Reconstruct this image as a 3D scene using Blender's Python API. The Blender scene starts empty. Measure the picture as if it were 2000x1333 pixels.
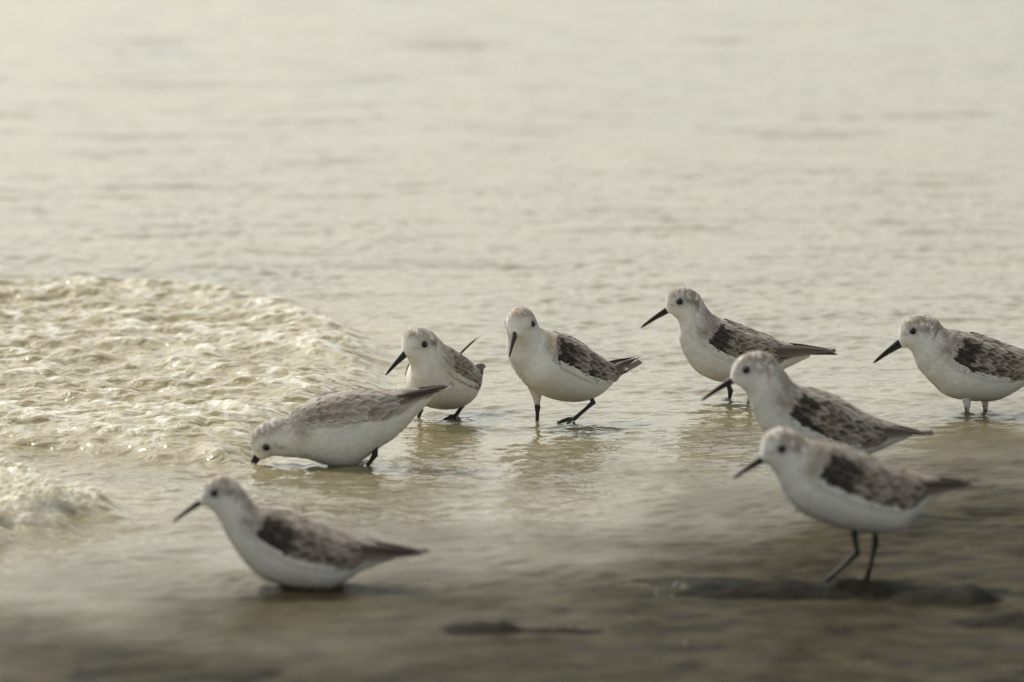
import bpy, bmesh, math, random
import numpy as np
from mathutils import Vector, Matrix, noise as mnoise

rng = np.random.default_rng(7)
random.seed(7)
scene = bpy.context.scene
COL = scene.collection
R = math.radians

# ------------------------------------------------------------------ camera
CAM_H = 0.676                 # metres above the water
FPX = 11000.0                 # focal length in photo pixels (2000 px wide)
PITCH = math.atan((666.5 + 530.0) / FPX)
cam_d = bpy.data.cameras.new('camera')
cam = bpy.data.objects.new('camera', cam_d)
COL.objects.link(cam)
cam.location = (0, 0, CAM_H)
cam.rotation_euler = (math.pi / 2 - PITCH, 0, 0)
cam_d.sensor_width = 36.0
cam_d.lens = 36.0 * FPX / 2000.0
cam_d.clip_start = 0.1
cam_d.clip_end = 5000
cam_d.dof.use_dof = True
cam_d.dof.focus_distance = 5.50
cam_d.dof.aperture_fstop = 8.6
cam_d.dof.aperture_blades = 0
scene.camera = cam

# ------------------------------------------------------------------ light
SUN_EL, SUN_AZ = 47.0, -40.0   # azimuth from +Y (away from the camera), negative = left
world = bpy.data.worlds.new('World')
scene.world = world
world.use_nodes = True
nt = world.node_tree
nt.nodes.clear()
sky = nt.nodes.new('ShaderNodeTexSky')
sky.sky_type = 'NISHITA'
sky.sun_disc = False
sky.sun_elevation = R(SUN_EL)
sky.sun_rotation = R(SUN_AZ)
sky.air_density = 1.0
sky.dust_density = 3.0
sky.ozone_density = 1.0
hsv = nt.nodes.new('ShaderNodeHueSaturation')
hsv.inputs['Saturation'].default_value = 0.30
tint = nt.nodes.new('ShaderNodeMix')
tint.data_type = 'RGBA'
tint.blend_type = 'MULTIPLY'
tint.inputs['Factor'].default_value = 1.0
tint.inputs['B'].default_value = (1.0, 0.99, 0.905, 1)
bg = nt.nodes.new('ShaderNodeBackground')
bg.inputs['Strength'].default_value = 0.15
wo = nt.nodes.new('ShaderNodeOutputWorld')
nt.links.new(sky.outputs[0], hsv.inputs['Color'])
nt.links.new(hsv.outputs[0], tint.inputs['A'])
nt.links.new(tint.outputs['Result'], bg.inputs['Color'])
nt.links.new(bg.outputs[0], wo.inputs[0])

sun_d = bpy.data.lights.new('sun', 'SUN')
sun_d.energy = 2.0
sun_d.angle = R(0.6)
sun_d.color = (1.0, 0.93, 0.80)
sun = bpy.data.objects.new('sun', sun_d)
COL.objects.link(sun)
sdir = Vector((math.sin(R(SUN_AZ)) * math.cos(R(SUN_EL)), math.cos(R(SUN_AZ)) * math.cos(R(SUN_EL)), math.sin(R(SUN_EL))))
sun.rotation_euler = sdir.to_track_quat('Z', 'Y').to_euler()
sun.location = sdir * 50

scene.view_settings.view_transform = 'Standard'
scene.view_settings.look = 'None'
scene.view_settings.exposure = 0.29
scene.view_settings.gamma = 1.0
scene.view_settings.use_curve_mapping = False
scene.render.engine = 'CYCLES'
scene.cycles.use_denoising = True
scene.cycles.max_bounces = 6

# ------------------------------------------------------------------ helpers
CP, SP = math.cos(PITCH), math.sin(PITCH)


def ground(u, v, z=0.0):
    """where the line of sight through photo pixel (u, v) meets height z"""
    dx, dy, dz = (u - 1000.0) / FPX, -(v - 666.5) / FPX, -1.0
    wy = dy * SP - dz * CP
    wz = dy * CP + dz * SP
    t = (z - CAM_H) / wz
    return dx * t, wy * t


def smooth(a, b, x):
    t = np.clip((x - a) / (b - a), 0, 1)
    return t * t * (3 - 2 * t)


_perm = np.random.default_rng(3).permutation(256)
_grad = np.stack([np.cos(np.arange(256) * 2.399), np.sin(np.arange(256) * 2.399)], 1)


def pnoise(x, y, seed=0):
    x = np.asarray(x, dtype=np.float64) + seed * 17.31
    y = np.asarray(y, dtype=np.float64) + seed * 9.77
    xi = np.floor(x).astype(np.int64)
    yi = np.floor(y).astype(np.int64)
    xf, yf = x - xi, y - yi
    fx, fy = xf ** 3 * (xf * (xf * 6 - 15) + 10), yf ** 3 * (yf * (yf * 6 - 15) + 10)

    def g(ix, iy, dx, dy):
        h = _perm[(_perm[ix & 255] + iy) & 255]
        v = _grad[h]
        return v[..., 0] * dx + v[..., 1] * dy
    a = g(xi, yi, xf, yf)
    b = g(xi + 1, yi, xf - 1, yf)
    c = g(xi, yi + 1, xf, yf - 1)
    d = g(xi + 1, yi + 1, xf - 1, yf - 1)
    return ((a + (b - a) * fx) * (1 - fy) + (c + (d - c) * fx) * fy) * 1.5


def fbm(x, y, o=3, seed=0):
    s, a, t = 0, 1.0, 0
    for k in range(o):
        s = s + a * pnoise(x * 2 ** k, y * 2 ** k, seed + k * 5)
        t += a
        a *= 0.5
    return s / t


def ridged(x, y, o=3, seed=0):
    s, a, t = 0, 1.0, 0
    for k in range(o):
        s = s + a * (1 - np.abs(pnoise(x * 2 ** k, y * 2 ** k, seed + k * 7)) * 1.6)
        t += a
        a *= 0.5
    return s / t


def poly_sdf(px, py, poly):
    """signed distance to a polygon, positive inside"""
    d = np.full(px.shape, 1e9)
    ins = np.zeros(px.shape, bool)
    n = len(poly)
    for i in range(n):
        ax, ay = poly[i]
        bx, by = poly[(i + 1) % n]
        ex, ey = bx - ax, by - ay
        t = np.clip(((px - ax) * ex + (py - ay) * ey) / (ex * ex + ey * ey + 1e-12), 0, 1)
        d = np.minimum(d, np.hypot(px - ax - t * ex, py - ay - t * ey))
        c = ((ay > py) != (by > py)) & (px < (bx - ax) * (py - ay) / (by - ay + 1e-12) + ax)
        ins ^= c
    return np.where(ins, d, -d)


def grid_mesh(name, xs, ys, Z, attrs=None):
    nx, ny = len(xs), len(ys)
    X, Y = np.meshgrid(xs, ys)
    co = np.stack([X, Y, Z], -1).reshape(-1, 3).astype(np.float32)
    i = np.arange(ny - 1)[:, None] * nx + np.arange(nx - 1)[None, :]
    q = np.stack([i, i + 1, i + nx + 1, i + nx], -1).reshape(-1, 4).astype(np.int32)
    me = bpy.data.meshes.new(name)
    me.vertices.add(len(co))
    me.vertices.foreach_set('co', co.ravel())
    me.loops.add(q.size)
    me.loops.foreach_set('vertex_index', q.ravel())
    me.polygons.add(len(q))
    me.polygons.foreach_set('loop_start', np.arange(0, q.size, 4, dtype=np.int32))
    me.polygons.foreach_set('use_smooth', np.ones(len(q), bool))
    for k, a in (attrs or {}).items():
        at = me.attributes.new(k, 'FLOAT', 'POINT')
        at.data.foreach_set('value', a.reshape(-1).astype(np.float32))
    me.update()
    me.validate()
    return me


def mesh_from(name, verts, faces, cols=None, smooth_=True, mat=None):
    me = bpy.data.meshes.new(name)
    me.from_pydata([tuple(v) for v in verts], [], [tuple(f) for f in faces])
    if smooth_:
        me.polygons.foreach_set('use_smooth', np.ones(len(me.polygons), bool))
    if cols is not None:
        ca = me.color_attributes.new('Col', 'FLOAT_COLOR', 'POINT')
        c = np.ones((len(verts), 4), np.float32)
        c[:, :3] = cols
        ca.data.foreach_set('color', c.ravel())
    if mat:
        me.materials.append(mat)
    me.update()
    return me


def link(name, me, parent=None, mat=None, kind=None):
    o = bpy.data.objects.new(name, me)
    COL.objects.link(o)
    if parent is not None:
        o.parent = parent
    if mat is not None:
        me.materials.append(mat)
    if kind:
        o['kind'] = kind
    return o


def new_mat(name):
    m = bpy.data.materials.new(name)
    m.use_nodes = True
    return m, m.node_tree, m.node_tree.nodes['Principled BSDF']


def nd(t, typ, **kw):
    n = t.nodes.new(typ)
    for k, v in kw.items():
        if hasattr(n, k):
            setattr(n, k, v)
        else:
            n.inputs[k].default_value = v
    return n


# ------------------------------------------------------------------ materials
def water_material():
    m, t, b = new_mat('shallow_sea_water')
    b.inputs['Roughness'].default_value = 0.07
    b.inputs['IOR'].default_value = 1.333
    tc = nd(t, 'ShaderNodeTexCoord')
    at = nd(t, 'ShaderNodeAttribute', attribute_name='turbid')
    n1 = nd(t, 'ShaderNodeTexNoise', Scale=5.0, Detail=4.0)
    t.links.new(tc.outputs['Object'], n1.inputs['Vector'])
    ramp = nd(t, 'ShaderNodeValToRGB')
    ramp.color_ramp.elements[0].position = 0.3
    ramp.color_ramp.elements[0].color = (0.165, 0.138, 0.072, 1)
    ramp.color_ramp.elements[1].position = 0.75
    ramp.color_ramp.elements[1].color = (0.24, 0.205, 0.118, 1)
    t.links.new(n1.outputs['Fac'], ramp.inputs['Fac'])
    mx = nd(t, 'ShaderNodeMix', data_type='RGBA')
    mx.inputs['B'].default_value = (0.33, 0.285, 0.172, 1)
    t.links.new(at.outputs['Fac'], mx.inputs['Factor'])
    t.links.new(ramp.outputs['Color'], mx.inputs['A'])
    fi = nd(t, 'ShaderNodeAttribute', attribute_name='film_shade')      # thin water over wet sand; lower-right shade painted in as darker colour
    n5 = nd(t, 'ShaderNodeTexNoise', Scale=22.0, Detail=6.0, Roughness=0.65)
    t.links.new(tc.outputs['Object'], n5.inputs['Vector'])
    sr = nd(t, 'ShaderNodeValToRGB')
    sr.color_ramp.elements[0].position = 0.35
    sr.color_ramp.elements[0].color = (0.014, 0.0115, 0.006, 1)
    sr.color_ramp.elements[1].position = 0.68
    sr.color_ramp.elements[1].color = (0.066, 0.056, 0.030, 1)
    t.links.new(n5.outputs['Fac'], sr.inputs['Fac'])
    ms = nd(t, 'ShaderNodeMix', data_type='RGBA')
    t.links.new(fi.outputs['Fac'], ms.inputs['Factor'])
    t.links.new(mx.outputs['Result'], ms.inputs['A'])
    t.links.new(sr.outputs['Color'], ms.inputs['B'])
    mr_ = nd(t, 'ShaderNodeMapRange')
    mr_.inputs['To Min'].default_value = 0.045
    mr_.inputs['To Max'].default_value = 0.55
    t.links.new(fi.outputs['Fac'], mr_.inputs['Value'])
    t.links.new(mr_.outputs[0], b.inputs['Roughness'])
    ml_ = nd(t, 'ShaderNodeMapRange')
    ml_.inputs['To Min'].default_value = 0.5
    ml_.inputs['To Max'].default_value = 0.05
    t.links.new(fi.outputs['Fac'], ml_.inputs['Value'])
    t.links.new(ml_.outputs[0], b.inputs['Specular IOR Level'])
    sb = nd(t, 'ShaderNodeMath', operation='MULTIPLY')       # light bleeding through the turbid swash
    sb.inputs[1].default_value = 0.5
    t.links.new(at.outputs['Fac'], sb.inputs[0])
    t.links.new(sb.outputs[0], b.inputs['Subsurface Weight'])
    b.inputs['Subsurface Radius'].default_value = (1.0, 0.75, 0.35)
    b.inputs['Subsurface Scale'].default_value = 0.02
    fo = nd(t, 'ShaderNodeAttribute', attribute_name='foam')
    mf = nd(t, 'ShaderNodeMix', data_type='RGBA')
    mf.inputs['B'].default_value = (0.84, 0.83, 0.77, 1)
    t.links.new(fo.outputs['Fac'], mf.inputs['Factor'])
    t.links.new(ms.outputs['Result'], mf.inputs['A'])
    t.links.new(mf.outputs['Result'], b.inputs['Base Color'])
    # capillary ripples too fine for the mesh
    mp = nd(t, 'ShaderNodeMapping')
    mp.inputs['Scale'].default_value = (55, 70, 55)
    t.links.new(tc.outputs['Object'], mp.inputs['Vector'])
    n2 = nd(t, 'ShaderNodeTexNoise', Scale=1.0, Detail=2.0, Roughness=0.55, Distortion=0.4)
    t.links.new(mp.outputs[0], n2.inputs['Vector'])
    bp = nd(t, 'ShaderNodeBump', Strength=0.5, Distance=0.0065)
    ms_ = nd(t, 'ShaderNodeMapRange')
    ms_.inputs['To Min'].default_value = 0.30
    ms_.inputs['To Max'].default_value = 0.95
    t.links.new(at.outputs['Fac'], ms_.inputs['Value'])
    t.links.new(ms_.outputs[0], bp.inputs['Strength'])
    t.links.new(n2.outputs['Fac'], bp.inputs['Height'])
    t.links.new(bp.outputs[0], b.inputs['Normal'])
    return m


def sand_material():
    m, t, b = new_mat('wet_sand')
    b.inputs['Specular IOR Level'].default_value = 0.03
    tc = nd(t, 'ShaderNodeTexCoord')
    n1 = nd(t, 'ShaderNodeTexNoise', Scale=7.0, Detail=6.0, Roughness=0.6)
    t.links.new(tc.outputs['Object'], n1.inputs['Vector'])
    ramp = nd(t, 'ShaderNodeValToRGB')
    ramp.color_ramp.elements[0].position = 0.3
    ramp.color_ramp.elements[0].color = (0.010, 0.009, 0.0065, 1)
    ramp.color_ramp.elements[1].position = 0.72
    ramp.color_ramp.elements[1].color = (0.030, 0.0265, 0.018, 1)
    t.links.new(n1.outputs['Fac'], ramp.inputs['Fac'])
    n3 = nd(t, 'ShaderNodeTexNoise', Scale=900.0, Detail=1.0)
    t.links.new(tc.outputs['Object'], n3.inputs['Vector'])
    mx = nd(t, 'ShaderNodeMix', data_type='RGBA', blend_type='OVERLAY')
    mx.inputs['Factor'].default_value = 0.5
    t.links.new(ramp.outputs['Color'], mx.inputs['A'])
    t.links.new(n3.outputs['Color'], mx.inputs['B'])
    dr = nd(t, 'ShaderNodeAttribute', attribute_name='dry')          # pale dry sand up the beach
    md = nd(t, 'ShaderNodeMix', data_type='RGBA')
    md.inputs['B'].default_value = (0.42, 0.37, 0.28, 1)
    t.links.new(dr.outputs['Fac'], md.inputs['Factor'])
    t.links.new(mx.outputs['Result'], md.inputs['A'])
    t.links.new(md.outputs['Result'], b.inputs['Base Color'])
    rr = nd(t, 'ShaderNodeMapRange')
    rr.inputs['From Min'].default_value = 0.35
    rr.inputs['From Max'].default_value = 0.65
    rr.inputs['To Min'].default_value = 0.45
    rr.inputs['To Max'].default_value = 0.80
    n4 = nd(t, 'ShaderNodeTexNoise', Scale=3.0, Detail=4.0)
    t.links.new(tc.outputs['Object'], n4.inputs['Vector'])
    t.links.new(n4.outputs['Fac'], rr.inputs['Value'])
    t.links.new(rr.outputs[0], b.inputs['Roughness'])
    n2 = nd(t, 'ShaderNodeTexNoise', Scale=130.0, Detail=4.0, Roughness=0.7)
    t.links.new(tc.outputs['Object'], n2.inputs['Vector'])
    bp = nd(t, 'ShaderNodeBump', Strength=0.6, Distance=0.004)
    t.links.new(n2.outputs['Fac'], bp.inputs['Height'])
    t.links.new(bp.outputs[0], b.inputs['Normal'])
    return m


def feather_material(name, rough=0.75, scale=700.0, amt=0.35, stretch=0.12):
    m, t, b = new_mat(name)
    at = nd(t, 'ShaderNodeAttribute', attribute_name='Col')
    tc = nd(t, 'ShaderNodeTexCoord')
    mp = nd(t, 'ShaderNodeMapping')
    mp.inputs['Scale'].default_value = (scale * stretch, scale, scale)
    t.links.new(tc.outputs['Object'], mp.inputs['Vector'])
    n = nd(t, 'ShaderNodeTexNoise', Scale=1.0, Detail=2.0)
    t.links.new(mp.outputs[0], n.inputs['Vector'])
    mr = nd(t, 'ShaderNodeMapRange')
    mr.inputs['From Min'].default_value = 0.3
    mr.inputs['From Max'].default_value = 0.7
    mr.inputs['To Min'].default_value = 1.0 - amt
    mr.inputs['To Max'].default_value = 1.0
    t.links.new(n.outputs['Fac'], mr.inputs['Value'])
    mx = nd(t, 'ShaderNodeMix', data_type='RGBA', blend_type='MULTIPLY')
    mx.inputs['Factor'].default_value = 1.0
    t.links.new(at.outputs['Color'], mx.inputs['A'])
    t.links.new(mr.outputs[0], mx.inputs['B'])
    t.links.new(mx.outputs['Result'], b.inputs['Base Color'])
    b.inputs['Roughness'].default_value = rough
    b.inputs['Specular IOR Level'].default_value = 0.2
    bp = nd(t, 'ShaderNodeBump', Strength=0.35, Distance=0.0006)
    t.links.new(n.outputs['Fac'], bp.inputs['Height'])
    t.links.new(bp.outputs[0], b.inputs['Normal'])
    return m


def plain_material(name, col, rough, noise=0.3):
    m, t, b = new_mat(name)
    tc = nd(t, 'ShaderNodeTexCoord')
    n = nd(t, 'ShaderNodeTexNoise', Scale=400.0, Detail=3.0)
    t.links.new(tc.outputs['Object'], n.inputs['Vector'])
    ramp = nd(t, 'ShaderNodeValToRGB')
    ramp.color_ramp.elements[0].color = (*[c * (1 - noise) for c in col], 1)
    ramp.color_ramp.elements[1].color = (*[c * (1 + noise) for c in col], 1)
    t.links.new(n.outputs['Fac'], ramp.inputs['Fac'])
    t.links.new(ramp.outputs['Color'], b.inputs['Base Color'])
    b.inputs['Roughness'].default_value = rough
    bp = nd(t, 'ShaderNodeBump', Strength=0.3, Distance=0.0004)
    t.links.new(n.outputs['Fac'], bp.inputs['Height'])
    t.links.new(bp.outputs[0], b.inputs['Normal'])
    return m


def bubble_material():
    m, t, b = new_mat('bubble_film')
    out = t.nodes['Material Output']
    tr = nd(t, 'ShaderNodeBsdfTransparent')
    tr.inputs['Color'].default_value = (0.97, 0.96, 0.92, 1)
    lw = nd(t, 'ShaderNodeLayerWeight', Blend=0.35)
    mr = nd(t, 'ShaderNodeMapRange')
    mr.inputs['To Min'].default_value = 0.14
    mr.inputs['To Max'].default_value = 0.80
    t.links.new(lw.outputs['Facing'], mr.inputs['Value'])
    b.inputs['Base Color'].default_value = (0.86, 0.84, 0.76, 1)
    b.inputs['Roughness'].default_value = 0.05
    b.inputs['IOR'].default_value = 1.45
    mx = nd(t, 'ShaderNodeMixShader')
    t.links.new(mr.outputs[0], mx.inputs[0])
    t.links.new(tr.outputs[0], mx.inputs[1])
    t.links.new(b.outputs[0], mx.inputs[2])
    t.links.new(mx.outputs[0], out.inputs['Surface'])
    return m


M_WATER, M_SAND, M_BUBBLE = water_material(), sand_material(), bubble_material()
M_PLUME = feather_material('body_plumage', 0.85, 900.0, 0.12, 0.35)
M_QUILL = feather_material('flight_feather', 0.6, 26.0, 0.30, 0.04)
M_BILL = plain_material('bill_horn', (0.020, 0.019, 0.015), 0.42)
M_LEG = plain_material('leg_scales', (0.013, 0.012, 0.010), 0.35)
M_EYE = plain_material('eye_gloss', (0.006, 0.005, 0.004), 0.08, 0.1)

# ------------------------------------------------------------------ wet sand (ground)
shore_px = [(-3000, 1420), (-500, 1300), (0, 1226), (300, 1216), (600, 1192), (900, 1160), (1200, 1105), (1500, 1060), (1800, 1010), (2100, 950), (3000, 850), (5000, 780)]
shore = np.array([ground(u, v) for u, v in shore_px])
film_shade_edge = np.array([ground(u, v) for u, v in [(-3000, 1400), (-500, 1260), (0, 1210), (600, 1160), (1000, 1105), (1300, 1040), (1600, 965), (1900, 895), (2200, 840), (3000, 760), (5000, 700)]])  # carried up the right so the dark colour stands in for shade


def sand_height(X, Y):
    ysh = np.interp(X, shore[:, 0], shore[:, 1])
    d = ysh - Y
    z = np.where(d > 0, 0.0045 * d - 0.0055, 0.045 * d - 0.0055)
    z = np.where(d > 0.9, -0.0015 + (d - 0.9) * 0.045, z)
    z = np.maximum(z, -0.045 - 0.004 * np.maximum(-d, 0))
    near = smooth(-0.6, 0.05, d)
    z = z + near * (0.0050 * fbm(X / 0.20, Y / 0.16, 4, 2) + 0.0052 * fbm(X / 0.06, Y / 0.06, 4, 9))
    # mounds and hollows that show in the foreground

    def bump(u, v, ru, rv, h):
        nonlocal z
        cx, cy = ground(u, v)
        k = 1 + 0.9 * fbm(X / 0.03, Y / 0.04, 4, 21)
        q = ((X - cx) / ru) ** 2 + ((Y - cy) / rv) ** 2
        z = z + h * np.exp(-q) * k
    bump(1560, 1152, 0.095, 0.040, 0.0105)
    bump(1690, 1166, 0.045, 0.04, 0.0075)
    bump(1440, 1168, 0.060, 0.030, 0.0085)
    bump(1560, 1195, 0.11, 0.055, -0.010)
    bump(1865, 1168, 0.030, 0.03, 0.010)
    bump(1910, 1180, 0.022, 0.02, 0.010)
    bump(1800, 1180, 0.03, 0.03, 0.008)
    bump(1960, 1215, 0.045, 0.035, 0.009)
    bump(1040, 1235, 0.095, 0.022, 0.0072)
    bump(930, 1228, 0.03, 0.02, 0.0068)
    bump(1050, 1262, 0.09, 0.05, -0.008)
    return z


def spaced(pts):
    """pts: list of (from, step) ... closes with the last value"""
    out = [pts[0][0]]
    for (a, sa), (b, sb) in zip(pts[:-1], pts[1:]):
        x = a
        while True:
            f = (x - a) / (b - a)
            x = x + sa * (sb / sa) ** f
            if x >= b - 1e-6:
                break
            out.append(x)
        out.append(b)
    return np.array(out)


sx = spaced([(0, .006), (0.6, .006), (1.5, .05), (6, .6), (60, 8), (600, 80)])
sx = np.concatenate([-sx[:0:-1], sx])
sy = np.concatenate([-spaced([(0, .15), (5, .6), (60, 8), (400, 50)])[:0:-1], spaced([(0, .15), (3.2, .03), (3.6, .007), (5.2, .007), (6.5, .08), (20, 1.0), (80, 8)])])
X, Y = np.meshgrid(sx, sy)
sand = link('wet_sand', grid_mesh('wet_sand', sx, sy, sand_height(X, Y), {'dry': smooth(1.1, 2.2, np.interp(X, shore[:, 0], shore[:, 1]) - Y)}), None, M_SAND, 'structure')

# ------------------------------------------------------------------ water with the breaking wavelet
wave_a_px = [(-900, 575), (-300, 556), (0, 553), (200, 555), (400, 566), (560, 588), (690, 624), (765, 672), (792, 728), (768, 776), (705, 822), (620, 862),
             (540, 895), (470, 915), (380, 912), (250, 905), (120, 900), (0, 905), (-300, 890), (-900, 850)]
wave_b_px = [(-900, 915), (-200, 915), (0, 915), (90, 925), (150, 955), (210, 978), (275, 990), (282, 1006), (220, 1020), (130, 1036), (80, 1066), (0, 1084), (-200, 1100), (-900, 1120)]
WA = [ground(u, v) for u, v in wave_a_px]
WB = [ground(u, v) for u, v in wave_b_px]

leg_spots = []     # (x, y, radius, strength): where legs and bills break the surface


def water_height(X, Y, step):
    r = np.random.default_rng(11)
    wx = 0.05 * fbm(X / 0.5, Y / 0.5, 2, 31)
    wy = 0.05 * fbm(X / 0.5, Y / 0.5, 2, 37)
    Z = np.zeros_like(X)
    patch = 0.75 + 0.45 * fbm(X / 0.35, Y / 0.5, 2, 41)

    def band(n, l0, l1, slope, mean, spread, mod):
        acc = np.zeros_like(X)
        for _ in range(n):
            lam = l0 * (l1 / l0) ** r.random()
            a = mean + spread * r.normal()
            k = 2 * math.pi / lam
            amp = slope * lam / (2 * math.pi) / math.sqrt(n / 2)
            fade = smooth(1.8, 3.5, lam / step)
            ph = k * (math.cos(a) * (X + wx) + math.sin(a) * (Y + wy)) + r.random() * 6.28
            acc += amp * fade * np.sin(ph)
        return acc * mod
    Z += band(26, 0.012, 0.034, 0.13, math.pi / 2 + 0.15, 0.75, patch) + band(24, 0.03, 0.085, 0.080, math.pi / 2 + 0.15, 0.6, patch)
    Z += band(18, 0.08, 0.30, 0.035, math.pi / 2 + 0.1, 0.45, 1.0)
    far = smooth(7.0, 10.0, Y)
    Z += band(24, 0.12, 1.4, 0.040, math.pi / 2 + 0.05, 0.45, far * patch)
    d1 = poly_sdf(X, Y, WA) + 0.020 * fbm(X / 0.06, Y / 0.09, 3, 51)
    d2 = poly_sdf(X, Y, WB) + 0.016 * fbm(X / 0.05, Y / 0.07, 3, 57)
    m1, m2 = smooth(0, 0.10, d1), smooth(0, 0.06, d2)
    rough1 = ridged(X / 0.17 + 0.3 * fbm(X / .1, Y / .1, 2, 5), Y / 0.13, 4, 61) - 0.55
    rough2 = fbm(X / 0.045, Y / 0.04, 3, 71)
    chop = band(28, 0.013, 0.06, 0.22, math.pi / 2 + 0.2, 0.7, 1.0)
    Z += m1 * (0.012 + (0.014 + 0.012 * smooth(-0.5, -0.15, X)) * np.exp(-d1.clip(0) / 0.09) + 0.0135 * rough1 + 0.006 * rough2 + chop)
    Z += m2 * (0.010 + 0.014 * np.exp(-d2.clip(0) / 0.08) + 0.018 * rough1 + 0.010 * rough2 + chop)
    for (lx, ly, rad, amp) in leg_spots:
        q = np.hypot(X - lx, (Y - ly) * 0.8)
        Z += 0.0022 * np.exp(-(q / 0.010) ** 2) * (1 + fbm(X / 0.012, Y / 0.012, 2, 3))
        Z += amp * np.cos(q * 2 * math.pi / 0.018) * np.exp(-q / rad) * smooth(0.0, 0.006, q + 0.002)
    M = np.maximum(m1, m2)
    edge = np.maximum(m1 * np.exp(-d1.clip(0) / 0.07), m2 * np.exp(-d2.clip(0) / 0.10))
    lace = ridged(X / 0.030, Y / 0.034, 3, 91) - 0.55
    f = M * smooth(0.10, 0.55, 0.55 * edge + 0.75 * rough1 + 0.3 * rough2 + 0.9 * lace - 0.06 + 0.25 * m2)
    turb = np.clip(M * 0.95 + 0.55 * smooth(-0.12, 0.0, np.maximum(d1, d2)), 0, 1)
    dsh = np.interp(X, shore[:, 0], shore[:, 1]) - Y
    dfl = np.interp(X, film_shade_edge[:, 0], film_shade_edge[:, 1]) - Y
    film_shade = smooth(-0.85, 0.46, dfl + 0.36 * fbm(X / 0.16, Y / 0.24, 4, 81)) ** 1.25
    Z = Z * (1 - 0.3 * smooth(0, 0.4, dsh)) + 0.0022 * film_shade * fbm(X / 0.07, Y / 0.07, 4, 87)
    return Z, turb, f, edge, film_shade


def build_water():
    wx_ = spaced([(0, .0046), (0.62, .0046), (1.3, .012), (4, .15), (40, 4), (900, 90)])
    wx_ = np.concatenate([-wx_[:0:-1], wx_])
    wy_ = spaced([(1.6, .2), (3.4, .02), (4.4, .0075), (4.9, .0048), (7.1, .0048), (9, .012), (16, .04), (40, .6), (200, 8), (2500, 160)])
    X, Y = np.meshgrid(wx_, wy_)
    step = np.maximum(np.gradient(wx_)[None, :] * np.ones_like(X), np.gradient(wy_)[:, None] * np.ones_like(X))
    Z, turb, f, edge, film_shade = water_height(X, Y, step)
    me = grid_mesh('water', wx_, wy_, Z, {'turbid': turb, 'foam': f * 0.75, 'film_shade': film_shade})
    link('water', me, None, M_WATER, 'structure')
    return X, Y, Z, f, edge


# ------------------------------------------------------------------ birds
def catmull(P, n):
    """smooth curve through the rows of P, n samples; also returns the parameter in rows"""
    P = np.asarray(P, float)
    m = len(P)
    t = np.linspace(0, m - 1, n)
    i = np.minimum(t.astype(int), m - 2)
    f = (t - i)[:, None]
    g = lambda k: P[np.clip(k, 0, m - 1)]
    p0, p1, p2, p3 = g(i - 1), g(i), g(i + 1), g(i + 2)
    return 0.5 * ((2 * p1) + (-p0 + p2) * f + (2 * p0 - 5 * p1 + 4 * p2 - p3) * f ** 2 + (-p0 + 3 * p1 - 3 * p2 + p3) * f ** 3), t


def tube(path, rad, sides=8, flat=None):
    """closed tube through path with a radius per point; returns verts, faces"""
    path = [Vector(p) for p in path]
    vs, fs = [], []
    n = len(path)
    up = Vector((0, 1, 0.01))
    for i, p in enumerate(path):
        d = (path[min(i + 1, n - 1)] - path[max(i - 1, 0)]).normalized()
        a = d.cross(up)
        if a.length < 1e-4:
            a = d.cross(Vector((1, 0, 0)))
        a.normalize()
        b = d.cross(a).normalized()
        ra, rb = (rad[i], rad[i]) if not isinstance(rad[i], tuple) else rad[i]
        for k in range(sides):
            t = 2 * math.pi * k / sides
            vs.append(p + a * ra * math.cos(t) + b * rb * math.sin(t))
    for i in range(n - 1):
        for k in range(sides):
            k2 = (k + 1) % sides
            fs.append((i * sides + k, i * sides + k2, (i + 1) * sides + k2, (i + 1) * sides + k))
    fs.append(tuple(range(sides))[::-1])
    fs.append(tuple((n - 1) * sides + k for k in range(sides)))
    return vs, fs


def merge(parts):
    V, F = [], []
    for v, f in parts:
        o = len(V)
        V += list(v)
        F += [tuple(i + o for i in q) for q in f]
    return V, F


def feather_mesh(name, centre, fringe, tip_dark=0.0, slim=0.42, point=1.0, fr_w=0.26):
    """one contour feather, 1 long along +X, lying in XY, convex side +Z"""
    nl, nw = 7, 5
    vs, cs, fs = [], [], []
    for i in range(nl):
        t = i / (nl - 1)
        w = slim * (math.sin(math.pi * min(1, 0.10 + 0.90 * t) ** (0.62 * point)) ** 0.72) if t < 1 else slim * 0.10
        w = max(w, slim * 0.1)
        for j in range(nw):
            s = (-1, -0.62, 0, 0.62, 1)[j]
            y = s * w
            x = t - (0.05 * s * s if t > 0.6 else 0)
            z = -0.22 * y * y / slim - 0.10 * (t - 0.4) ** 2 + (0.012 if j == 2 else 0)
            vs.append((x, y, z))
            e = min(1.0, max(abs(s) ** 1.7 * (0.35 + 0.65 * t), (max(0, (t - (1 - fr_w)) / fr_w)) ** 0.9))
            c = [a * (1 - e) + b * e for a, b in zip(centre, fringe)]
            if j == 2:
                c = [q * 0.75 for q in c]
            cs.append(c)
    for i in range(nl - 1):
        for j in range(nw - 1):
            a = i * nw + j
            fs.append((a, a + nw, a + nw + 1, a + 1))
    return mesh_from(name, vs, fs, np.array(cs), True, M_QUILL)


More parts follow.
